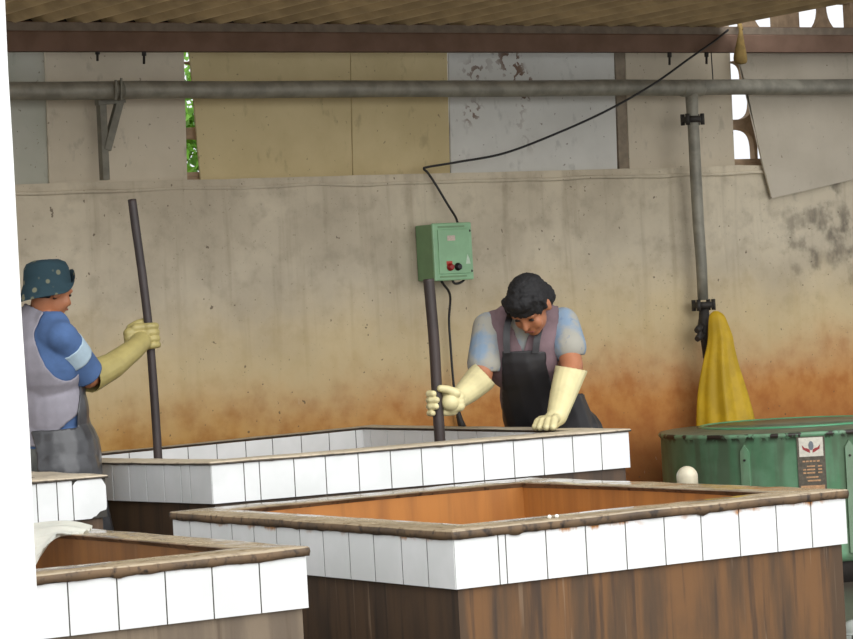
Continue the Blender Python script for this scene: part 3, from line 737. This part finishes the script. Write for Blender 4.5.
loft(bm, srows([(714, 718, 311), (709.5, 724, 315), (708, 728.5, 325), (707.7, 732.5, 336), (706.5, 734.5, 347), (702.5, 739, 365), (699, 745, 385), (697.5, 750, 403), (697, 755, 422), (697, 762, 450)]), 80, .13, .55, .62)
coat = tag(obj('yellow_coat', bm, M['yellow']), 'yellow raincoat hanging from the pipe valve behind the green drum', 'coat')
# tan sack tied at the beam
sk = empty('cloth_sack', aY(740, 62, 11.44), 'small tan sack tied to the beam where the black cable starts', 'sack')
Dp = (aY(740, 45, 11.42)-CAM).dot(FW)
bm = bmesh.new(); loft(bm, srows([(739.5, 742, 28), (738.5, 743, 33), (736.5, 744.5, 42), (734.5, 746.5, 52), (733.8, 747.6, 59), (735.5, 746.5, 63), (739.5, 743, 64.3)]), 28, .05, 2, .8); obj('pouch', bm, M['tan'], sk)
tube_obj('tie', [aY(741, 30, 11.46), aY(740, 26, 11.47), aY(739, 22, 11.50)], .012, M['tan'], sk)
# ------------------------------------------------------------------ white pillar
pd = 4.6
e = aD(8.5, 0, pd); 
d0 = aD(23.4, 320, pd)
bm = bmesh.new(); box(bm, d0.x-.42, d0.x, d0.y, d0.y+.40, 0, 3.2, 0, .004)
for v in bm.verts:
    if abs(v.co.x-d0.x) < .02: v.co.x += 0
bmesh.ops.subdivide_edges(bm, edges=[e_ for e_ in bm.edges if abs(e_.verts[0].co.z-e_.verts[1].co.z) > 1], cuts=60)
for v in bm.verts: v.co += Vector((mnoise.noise(v.co*7), mnoise.noise(v.co*7+Vector((5, 5, 5))), 0))*.0022
tag(obj('pillar', bm, M['pillar']), 'white plastered pillar at the left edge in the foreground', 'pillar')
# ------------------------------------------------------------------ shrub behind the gap
def shrub(px, py, Y, n, label, spread=(.55, .5, .5)):
    c = aY(px, py, Y); r = empty('shrub', (c.x, c.y, 0), label, 'shrub')
    bm = bmesh.new(); rnd = random.Random(px)
    for _ in range(n):
        v = Vector([rnd.gauss(0, 1) for _ in range(3)]).normalized()*rnd.random()**.4
        p = c + Vector((v.x*spread[0], v.y*spread[1], v.z*spread[2]))
        d = Vector([rnd.gauss(0, 1) for _ in range(3)]).normalized(); s = d.cross(Vector([rnd.gauss(0, 1) for _ in range(3)])).normalized(); L = rnd.uniform(.06, .12)
        u = d.cross(s)*.012
        a, b, cc, dd, m1 = [bm.verts.new(q) for q in (p, p+d*L*.5+s*L*.22+u, p+d*L, p+d*L*.5-s*L*.22+u, p+d*L*.5)]
        bm.faces.new((a, b, m1)); bm.faces.new((b, cc, m1)); bm.faces.new((cc, dd, m1)); bm.faces.new((dd, a, m1))
    f = obj('foliage', bm, M['leaf'], r, normals=False)
    for k in range(4):
        bm = bmesh.new(); b0 = Vector((c.x+.05*k-.08, c.y, 0)); t = c+Vector((.2*(k-1.5), .1*(k % 2), .1)); ringtube(bm, [b0, b0.lerp(t, .5)+Vector((.05, 0, 0)), t], [.02, .015, .007], 6); obj('stem', bm, M['stem'], r)
shrub(193, 140, 13.2, 1500, 'leafy green shrub seen through the gap beside the yellow plywood')
# ------------------------------------------------------------------ people
def grip(pole_c, axis, e1, sgn, r=.017, fr=.0115, span=.020, start=.35, end=3.9, scale=1.0):
    """fingers wrapped round a pole; e1 points from the pole to the palm"""
    axis = axis.normalized(); e1 = (e1-axis*e1.dot(axis)).normalized(); e2 = axis.cross(e1)*sgn; P = []
    for k in range(4):
        off = axis*((1.5-k)*span*1.08); R = r+fr*.9; lf = (0.92, 1.0, .97, .85)[k]
        pts = [pole_c + off + (e1*math.cos(t)+e2*math.sin(t))*R for t in [start+(end*lf-start)*i/5 for i in range(6)]]
        for i in range(5): P.append(('c', pts[i], fr*(1-.04*i), pts[i+1], fr*(1-.04*(i+1))))
        kn = pole_c + off*.95 + e1*(r+.044) + e2*.010
        P.append(('c', kn, .0145, pts[0], fr*1.1))
    for k in (-1, 0, 1): P.append(('c', pole_c + e1*(r+.03) + axis*k*.024 + e2*.004, .018, pole_c + e1*(r+.066) + axis*k*.017, .019))
    th0 = pole_c + e1*(r+.048) + axis*.034 - e2*.018; th1 = pole_c + e1*(r+.016) + axis*.050 - e2*.022; th2 = pole_c + e1*(r-.014) + axis*.056 - e2*(r+.006)
    P += [('c', th0, .017, th1, .0135), ('c', th1, .0135, th2, .0115)]
    return P
SK = M['skin']
# ---- worker leaning over the far tank
D2 = 11.86
def q2(x, y, d): return aD(x, y, d)
w2 = empty('person', Vector((q2(552, 432, 11.9).x, q2(552, 432, 11.9).y, 0)), 'bareheaded person in a black apron bending over the far tank with both gloves on', 'person', None)
pel = q2(553, 436, 11.92); wst = q2(541, 396, 11.82); chs = q2(525, 348, 11.66); nck = q2(525, 316, 11.58)
shR, shL = q2(488.5, 328, 11.62), q2(563, 323, 11.66)
elR, wrR = q2(481, 377, 11.52), q2(457, 401, 11.30)
elL, wrL = q2(572, 366, 11.52), q2(557, 416, 11.27)
torso = [('e', pel, (.165, .125, .13)), ('e', wst, (.145, .115, .15)), ('e', chs, (.165, .125, .165)), ('c', q2(497, 329, 11.63), .054, q2(555, 325, 11.66), .054), ('c', wst, .11, pel, .13), ('c', chs, .12, wst, .115), ('c', q2(509, 322, 11.61), .048, q2(544, 320, 11.63), .048)]
armR = [('c', shR, .050, elR, .045), ('c', elR, .043, wrR, .030)]
armL = [('c', shL, .050, elL, .045), ('c', elL, .043, wrL, .030)]
hipR, hipL = q2(536, 446, 11.86), q2(572, 446, 11.98)
def foot(h, dx, dy): return Vector((h.x+dx, h.y+dy, .07))
ftR, ftL = foot(hipR, .03, -.06), foot(hipL, .08, .05)
knR = Vector((hipR.x-.04, hipR.y-.04, .48)); knL = Vector((hipL.x, hipL.y+.02, .48))
knR.x = max(knR.x, 6.66); ftR.x = max(ftR.x, 6.68)
legs = [('c', hipR, .085, knR, .06), ('c', knR, .058, ftR, .042), ('c', hipL, .085, knL, .06), ('c', knL, .058, ftL, .042)]
hd = q2(528.5, 300, 11.46)
# head axes: looking down and towards picture left
fwd = (c2w(-.46, -.72, 0) + Vector((0, 0, -.80))).normalized(); up = Vector((0, 0, 1)); up = (up - fwd*up.dot(fwd)).normalized(); rt = fwd.cross(up).normalized()
HR = Matrix((rt, fwd, up)).transposed()
def hp(c, HRm, x, y, z): return c + HRm @ Vector((x, y, z))
def head_prims(c, H):
    q = H.col[0].length
    p = [('e', c, (.074, .094, .094), H), ('e', hp(c, H, 0, .030, -.065), (.056, .060, .066), H), ('e', hp(c, H, 0, .058, -.108), (.030, .026, .022), H),
         ('c', hp(c, H, 0, .088, -.028), .010*q, hp(c, H, 0, .102, -.060), .0125*q), ('e', hp(c, H, -.034, .066, -.060), (.026, .02, .03), H), ('e', hp(c, H, .034, .066, -.060), (.026, .02, .03), H),
         ('c', hp(c, H, -.042, .080, -.012), .011*q, hp(c, H, .042, .080, -.012), .011*q), ('c', hp(c, H, -.018, .082, -.088), .009*q, hp(c, H, .018, .082, -.088), .009*q)]
    for s in (-1, 1): p.append(('e', hp(c, H, s*.073, -.004, -.035), (.009, .020, .030), H))
    return p
hands_inside = [('c', wrR, .028, q2(446, 403, 11.26), .024), ('c', wrL, .028, q2(550, 424, 11.24), .024)]
body = torso + armR + armL + legs + hands_inside + [('c', nck, .052, hp(hd, HR, 0, -.02, -.05), .050)] + head_prims(hd, HR)
obj('body', fuse(body, .0065, 3), SK, w2, True)
# features
def face(c, H, root):
    for s in (-1, 1):
        bm = bmesh.new(); ell(bm, hp(c, H, s*.032, .084, -.030), (.012, .006, .006), H, 12); obj('eye', bm, M['eye'], root, True)
    bm = bmesh.new(); cone(bm, hp(c, H, -.018, .090, -.0885), .004, hp(c, H, .018, .090, -.0885), .004, 8); obj('mouth', bm, M['lip'], root, True)
face(hd, HR, w2)
hairp = [('e', hp(hd, HR, 0, -.006, .010), (.081, .100, .096), HR), ('e', hp(hd, HR, .0, .060, .045), (.066, .048, .040), HR), ('e', hp(hd, HR, 0, -.05, -.03), (.082, .065, .07), HR)]
for k in range(14):
    t = -1+2*k/13; hairp.append(('c', hp(hd, HR, t*.066, .075-.025*t*t, .045), .018, hp(hd, HR, t*.070+.004*math.sin(k*5), .094-.030*t*t, .000-.006*math.sin(k*3)), .007))
for s in (-1, 1): hairp.append(('c', hp(hd, HR, s*.072, .02, .02), .014, hp(hd, HR, s*.075, .018, -.028), .008))
obj('hair', fuse(hairp, .005, 2, noise=lambda co: .004*mnoise.noise(co*45)+.003*mnoise.noise(co*110)), M['hair'], w2, True)
# tee shirt: sleeves and collar
slv = [('c', shR, .054, q2(484, 364, 11.56), .058), ('c', shL, .054, q2(569.5, 347, 11.57), .058)]
def cut_tee(co, n):
    x, y, d = to_px(co)
    return y > 371 - (x-470)*.0 and x < 500 or (x > 545 and y > 356 - (x-575)*.25) or (500 <= x <= 545 and y > 380)
obj('tee_shirt', fuse(torso[2:4]+torso[6:]+slv+[('c', q2(525, 330, 11.60), .07, q2(526, 321, 11.56), .058)], .007, 3, .008, cut=cut_tee, thick=-.003), M['shirt'], w2, True)
# vest
def cut_vest(co, n):
    x, y, d = to_px(co)
    if y > 402 + (d-11.7)*60: return True
    if x < 488.5 + max(0, y-345)*.25 and y < 372: return True
    if x > 558 - max(0, y-345)*.06 and y < 395 and d < 11.9: return True
    if x > 566: return True
    front = d < 11.62
    if front:     # V neck
        hw = 11.5*(1-(y-322)/31); 
        if y < 322: hw = 12.5
        if y < 352 and abs(x-(522+ (y-330)*.05)) < hw: return True
    return y < 304
obj('vest', fuse(torso, .007, 3, .021, cut=cut_vest, thick=-.004), M['vest_purple'], w2, True)
# apron
skirt = [('c', q2(541, 396, 11.80), .13, q2(553, 440, 11.90), .15), ('c', q2(545, 440, 11.86), .115, Vector((knR.x-.0, knR.y, .42)), .11), ('c', q2(570, 440, 11.96), .115, Vector((knL.x-.02, knL.y, .42)), .11), ('c', knR*1.0+Vector((0, 0, .05)), .11, knL+Vector((0, 0, .05)), .11)]
fac2 = c2w(-.30, -.95, 0)
def cut_apron(co, n):
    x, y, d = to_px(co)
    if n.dot(fac2) < -.25 and y < 520: return True
    if n.dot(fac2) < -.25: return True
    if y < 351: return True
    if y < 394 and (x > 546 + max(0, y-365)*.25 or x < 502): return True
    if x < 502.5 + max(0, y-400)*.05: return True
    return co.z < .40
obj('apron', fuse(torso[:3]+torso[4:6]+skirt+[('c', q2(526, 356, 11.66), .122, pel, .150)], .007, 4, .030, cut=cut_apron, thick=-.004), M['apron'], w2, True)
for pts in ([(507, 353, 11.50), (506.5, 340, 11.50), (507, 328, 11.51), (509.5, 317, 11.53), (513, 308, 11.60)], [(535.5, 353, 11.50), (537, 340, 11.50), (540, 326, 11.52), (542, 315, 11.54), (543, 308, 11.62)]):
    bm = bmesh.new(); ps = spline([q2(x, y, d-.012) for x, y, d in pts], 6); e = c2w(1, 0, 0)*.0135; o = c2w(0, -1, 0)*.005
    rows = [[bm.verts.new(p+s*e+u*o) for s, u in ((-1, -1), (1, -1), (1, 1), (-1, 1))] for p in ps]
    for a_, b_ in zip(rows, rows[1:]):
        for k in range(4): bm.faces.new((a_[k], a_[(k+1) % 4], b_[(k+1) % 4], b_[k]))
    bm.faces.new(rows[0]); bm.faces.new(rows[-1][::-1]); obj('apron_strap', bm, M['apron'], w2)
obj('trousers', fuse([torso[0]]+legs, .009, 3, .014, cut=lambda co, n: co.z < .22), M['trouser'], w2, True)
def boots(fts, fdir, root):
    for f in fts:
        b0 = Vector((f.x, f.y, .0)); pr_ = [('c', b0+Vector((0, 0, .30)), .062, b0+Vector((0, 0, .10)), .052), ('c', b0+Vector((0, 0, .055)), .05, b0+fdir*.13+Vector((0, 0, .042)), .042)]
        obj('boot', fuse(pr_, .008, 2, cut=lambda co, n: co.z < .002), M['boot'], root, True)
boots((ftR, ftL), (Vector((-.6, -.8, 0))).normalized() if False else Vector((-.3, -.95, 0)).normalized(), w2)
# stirring pole in his hand
def pole(pts, r, mat, label):
    ps = [aD(*p) for p in pts]; bm = bmesh.new(); d = (ps[-1]-ps[0]).normalized()
    path = spline(ps, 6); ringtube(bm, path, [r*(1+.06*mnoise.noise(p*6)) for p in path], 12)
    return tag(obj('stirring_pole', bm, mat), label, 'pole', None), ps
PD = 11.22
_, pp2 = pole([(428.5, 279, PD+.0), (430.5, 300, PD), (434.3, 345, PD), (437.5, 403, PD), (440.5, 450, PD), (446, 545, PD)], .0215, M['pole_worn'], 'dark pole below the switch box held by the aproned bareheaded worker')
pc2 = aD(437.6, 403, PD); ax2 = (aD(434.3, 345, PD)-aD(440.5, 450, PD)).normalized()
glR = grip(pc2, ax2, (c2w(.9, .25, -.12)), 1, r=.0215, fr=.0125, span=.023, start=.4, end=4.35)
glR += [('c', q2(450, 402, PD+.01), .034, q2(458, 400, 11.30), .036), ('c', q2(457, 400, 11.30), .036, q2(470, 389, 11.40), .049), ('c', q2(470, 389, 11.40), .049, q2(481, 378, 11.50), .058)]
obj('rubber_glove', fuse(glR, .0038, 3, cut=lambda co, n: (to_px(co)[0]-486)*.62+(to_px(co)[1]-375)*-.6 > 0, thick=-.003), M['glove'], w2, True)
# left gauntlet, hand pressed on the rim
RT = ZB
def rimp(px, lift, X): 
    d = ray(px, 430); p = CAM + d*(X/d.x); return Vector((p.x, p.y, RT+lift))
glL = [('c', wrL, .038, q2(563, 395, 11.38), .050), ('c', q2(563, 395, 11.38), .050, q2(571.5, 368, 11.50), .062)]
kx = 6.42
palm = rimp(552, .030, 6.44)
for k, (px0, px1, X_) in enumerate(((558.5, 553, 6.38), (553.5, 546.5, 6.365), (548, 540, 6.36), (543.5, 535.5, 6.375))):
    kn = rimp(px0-2, .042-.003*k, 6.44); md_ = rimp((px0+px1)/2-1, .040-.003*k, X_+.015); tp = rimp(px1, .013, X_-.015)
    glL += [('c', palm, .026, kn, .016), ('c', kn, .0145, md_, .0135), ('c', md_, .0135, tp, .0115)]
th0 = rimp(556, .03, 6.46); glL += [('c', palm, .022, rimp(545, .018, 6.45), .015), ('c', rimp(545, .018, 6.45), .0145, rimp(538.5, .013, 6.43), .012)]
glL += [('c', wrL, .036, palm, .032)]
obj('rubber_glove', fuse(glL, .0038, 3, cut=lambda co, n: (to_px(co)[1] < 366.5 + (to_px(co)[0]-560)*.16) , thick=-.003), M['glove'], w2, True)
# ---- worker in the hat
w1b = aD(55, 445, 10.62)
w1 = empty('person', Vector((w1b.x, w1b.y, 0)), 'person in a flowered teal bucket hat and grey vest at the left', 'person', None)
def q1(x, y, d): return aD(x, y, d)
pel = q1(56, 452, 10.62); wst = q1(50, 412, 10.62); chs = q1(43, 358, 10.60)
shR, shL = q1(61, 337, 10.46), q1(16, 334, 10.74)
elR, wrR = q1(88, 377, 10.62), q1(133, 350, 10.86)
PD1 = 10.98
bodyrot = Matrix((c2w(.538, -.843, 0), c2w(.843, .538, 0), Vector((0, 0, 1)))).transposed()   # his right, his front, up
torso = [('e', pel, (.155, .115, .14), bodyrot), ('e', wst, (.145, .105, .14), bodyrot), ('e', chs, (.165, .115, .17), bodyrot), ('c', shR.lerp(shL, .12), .058, shL.lerp(shR, .12), .058), ('c', wst, .105, pel, .12), ('c', chs, .112, wst, .108), ('c', q1(53, 327, 10.52), .05, q1(29, 325, 10.68), .05)]
armR = [('c', shR, .040, elR, .043), ('c', elR, .042, wrR, .029), ('c', wrR, .027, q1(146, 340, PD1-.03), .024)]
elL, wrL = q1(28, 385, 10.86), q1(58, 400, 11.0)
armL = [('c', shL, .055, elL, .043), ('c', elL, .042, wrL, .028)]
hipR, hipL = q1(64, 466, 10.54), q1(46, 466, 10.72)
ftR, ftL = Vector((4.60, hipR.y-.02, .07)), Vector((4.60, hipL.y+.06, .07))
knR, knL = Vector((4.62, hipR.y, .46)), Vector((4.61, hipL.y+.03, .46))
legs = [('c', hipR, .08, knR, .055), ('c', knR, .054, ftR, .04), ('c', hipL, .08, knL, .055), ('c', knL, .054, ftL, .04)]
hd1 = q1(50, 285, 10.58)
fwd = (c2w(.80, .58, 0) + Vector((0, 0, -.24))).normalized(); up = Vector((0, 0, 1)); up = (up - fwd*up.dot(fwd)).normalized(); rt = fwd.cross(up).normalized()
HR1 = Matrix((rt, fwd, up)).transposed() * .86
obj('body', fuse(torso+armR+armL+legs+[('c', q1(42, 322, 10.60), .052, hp(hd1, HR1, 0, -.015, -.06), .048)]+head_prims(hd1, HR1), .0065, 3), SK, w1, True)
face(hd1, HR1, w1)
hh = [('e', hp(hd1, HR1, 0, -.010, -.012), (.0765, .090, .078), HR1), ('c', hp(hd1, HR1, -.045, -.055, -.04), .022, hp(hd1, HR1, .045, -.055, -.04), .022)]
obj('hair', fuse(hh, .006, 2, cut=lambda co, n: (HR1.transposed() @ (co-hd1)).y > .03), M['hair'], w1, True)
# bucket hat: crown and brim, front brim turned up
bm = bmesh.new(); n = 40; rows = []
H = HR1
tilt = Matrix.Rotation(.26, 3, 'X')
for (rx, ry, z, flare) in ((.012, .012, .112, 0), (.052, .058, .110, 0), (.076, .086, .099, 0), (.086, .098, .078, 0), (.089, .102, .044, 0), (.092, .105, .012, 0), (.096, .109, .004, .0), (.101, .116, -.008, 1), (.107, .124, -.020, 2), (.112, .131, -.032, 3)):
    r_ = []
    for k in range(n):
        a = 2*math.pi*k/n; x, y, zz = rx*math.cos(a), ry*math.sin(a)-.008, z
        zz += .004*math.sin(3*a+z*30)
        if flare:
            f = max(0, math.sin(a))**2.5          # front turned up
            zz += f*flare*.034; y += -f*flare*.004
            bk_ = max(0, -math.sin(a))**2; zz -= bk_*flare*.009
        r_.append(bm.verts.new(hp(hd1, H, *(tilt @ Vector((x, y-.004, zz-.006))))))
    rows.append(r_)
bm.faces.new(rows[0][::-1])
for A_, B_ in zip(rows, rows[1:]):
    for k in range(n): bm.faces.new((A_[k], A_[(k+1) % n], B_[(k+1) % n], B_[k])).smooth = True
bmesh.ops.solidify(bm, geom=bm.faces[:], thickness=-.004)
obj('bucket_hat', bm, M['hat'], w1)
# jersey sleeves with a pale band
def cut_j(co, n):
    for sh, el_ in ((shR, elR), (shL, elL)):
        d = el_-sh
        if (co-sh).dot(d)/d.length_squared > .90 and (co-sh-d*.9).length < .12: return True
    return co.z < .93 or to_px(co)[1] < 312
jer = fuse(torso+[('c', shR, .046, elR, .053), ('c', shL, .046, elL, .053), ('c', q1(42, 326, 10.60), .05, q1(43, 322, 10.60), .05)], .0065, 9, .012, cut=cut_j, thick=-.003)
jersey = obj('jersey', jer, M['blue'], w1, True)
for sh, el_ in ((shR, elR), (shL, elL)):
    axis = (el_-sh).normalized(); Ln = (el_-sh).length
    obj('sleeve_stripe', fuse([('c', sh, .0470, el_, .0535)], .006, 3, .0140, cut=lambda co, n: not .20 <= (co-sh).dot(axis)/Ln <= .52, thick=-.003), M['stripe'], jersey, True)['label'] = 'pale blue sleeve stripe'
def cut_v1(co, n):
    x, y, d = to_px(co)
    if y > 447 - max(0, x-40)*.9: return True
    lc = bodyrot.transposed() @ (co-chs)
    if y < 306 + (x-30)*.5: return True
    # arm holes: ellipses on either flank
    for s in (-1, 1):
        if lc.x*s > .112 and ((lc.y-.015)/.100)**2 + ((lc.z-.060)/.145)**2 < 1: return True
    return False
obj('vest', fuse(torso+[('c', q1(42, 322, 10.60), .062, q1(44, 316, 10.60), .062)], .007, 3, .020, cut=cut_v1, thick=-.004), M['vest_grey'], w1, True)
obj('trousers', fuse([torso[0]]+legs, .009, 3, .012, cut=lambda co, n: co.z < .22 or co.z > 1.0), M['trouser_grey'], w1, True)
fac1 = bodyrot.col[1].normalized() if hasattr(bodyrot, 'col') else c2w(.843, .538, 0)
sk1 = [('c', pel, .135, q1(60, 500, 10.62), .13), ('c', q1(64, 470, 10.56), .10, knR+Vector((0, 0, 0)), .085), ('c', q1(50, 470, 10.70), .10, knL, .085)]
def cut_a1(co, n):
    x, y, d = to_px(co)
    lc = bodyrot.transposed() @ (co-wst)
    if lc.z < -.06:
        return lc.y < -.045 - .35*max(0, -.06-lc.z)*0 and lc.x > -2 and (lc.y < -.112) or co.z < .42
    return lc.y < .03 + max(0, lc.z)*.45 or y < 384
obj('apron', fuse(torso+sk1, .007, 4, .027, cut=cut_a1, thick=-.004), M['apron_shiny'], w1, True)
boots((ftR, ftL), Vector((.6, .2, 0)).normalized(), w1)
_, pp1 = pole([(132, 199.5, PD1+.03), (136, 230, PD1+.02), (143, 280, PD1+.01), (149.5, 336, PD1), (154.5, 400, PD1), (158.5, 465, PD1), (163, 540, PD1)], .0165, M['pole'], 'dark slim pole held upright by the worker in the hat')
pc1 = aD(149.5, 336, PD1); ax1 = (aD(143, 280, PD1)-aD(154.5, 400, PD1)).normalized()
gl = grip(pc1, ax1, c2w(-.85, -.45, -.2), 1, r=.0165, fr=.0125, span=.022, start=.5, end=4.0)
gl += [('c', q1(141, 342, PD1-.05), .036, wrR, .038), ('c', wrR, .038, q1(112, 366, 10.74), .047), ('c', q1(112, 366, 10.74), .047, q1(90, 377, 10.63), .056)]
axg = (elR-wrR).normalized()
obj('rubber_glove', fuse(gl, .0038, 3, cut=lambda co, n: (co-elR).dot(axg) > .0, thick=-.003), M['glove_olive'], w1, True)
# ------------------------------------------------------------------ light
W = bpy.data.worlds.new('overcast'); S.world = W; W.use_nodes = True; nt = W.node_tree
bg = nt.nodes['Background']; tc = nt.nodes.new('ShaderNodeTexCoord'); sx = nt.nodes.new('ShaderNodeSeparateXYZ'); nt.links.new(tc.outputs['Generated'], sx.inputs[0])
mr = nt.nodes.new('ShaderNodeMapRange'); nt.links.new(sx.outputs['Z'], mr.inputs[0])
for i, v in enumerate((-.1, .6, .75, 1.15)): mr.inputs[i+1].default_value = v
bg.inputs['Color'].default_value = (.94, .97, 1, 1); nt.links.new(mr.outputs[0], bg.inputs['Strength'])
sd = bpy.data.lights.new('sun', 'SUN'); sd.energy = 2.0; sd.angle = math.radians(70); so = bpy.data.objects.new('sun', sd); COL.objects.link(so)
so.rotation_euler = (Vector((.12, .85, -.48))).to_track_quat('-Z', 'Y').to_euler()
S.view_settings.view_transform = 'Standard'; S.view_settings.look = 'None'; S.view_settings.gamma = 1; S.view_settings.use_curve_mapping = False
S.view_settings.exposure = 0.38
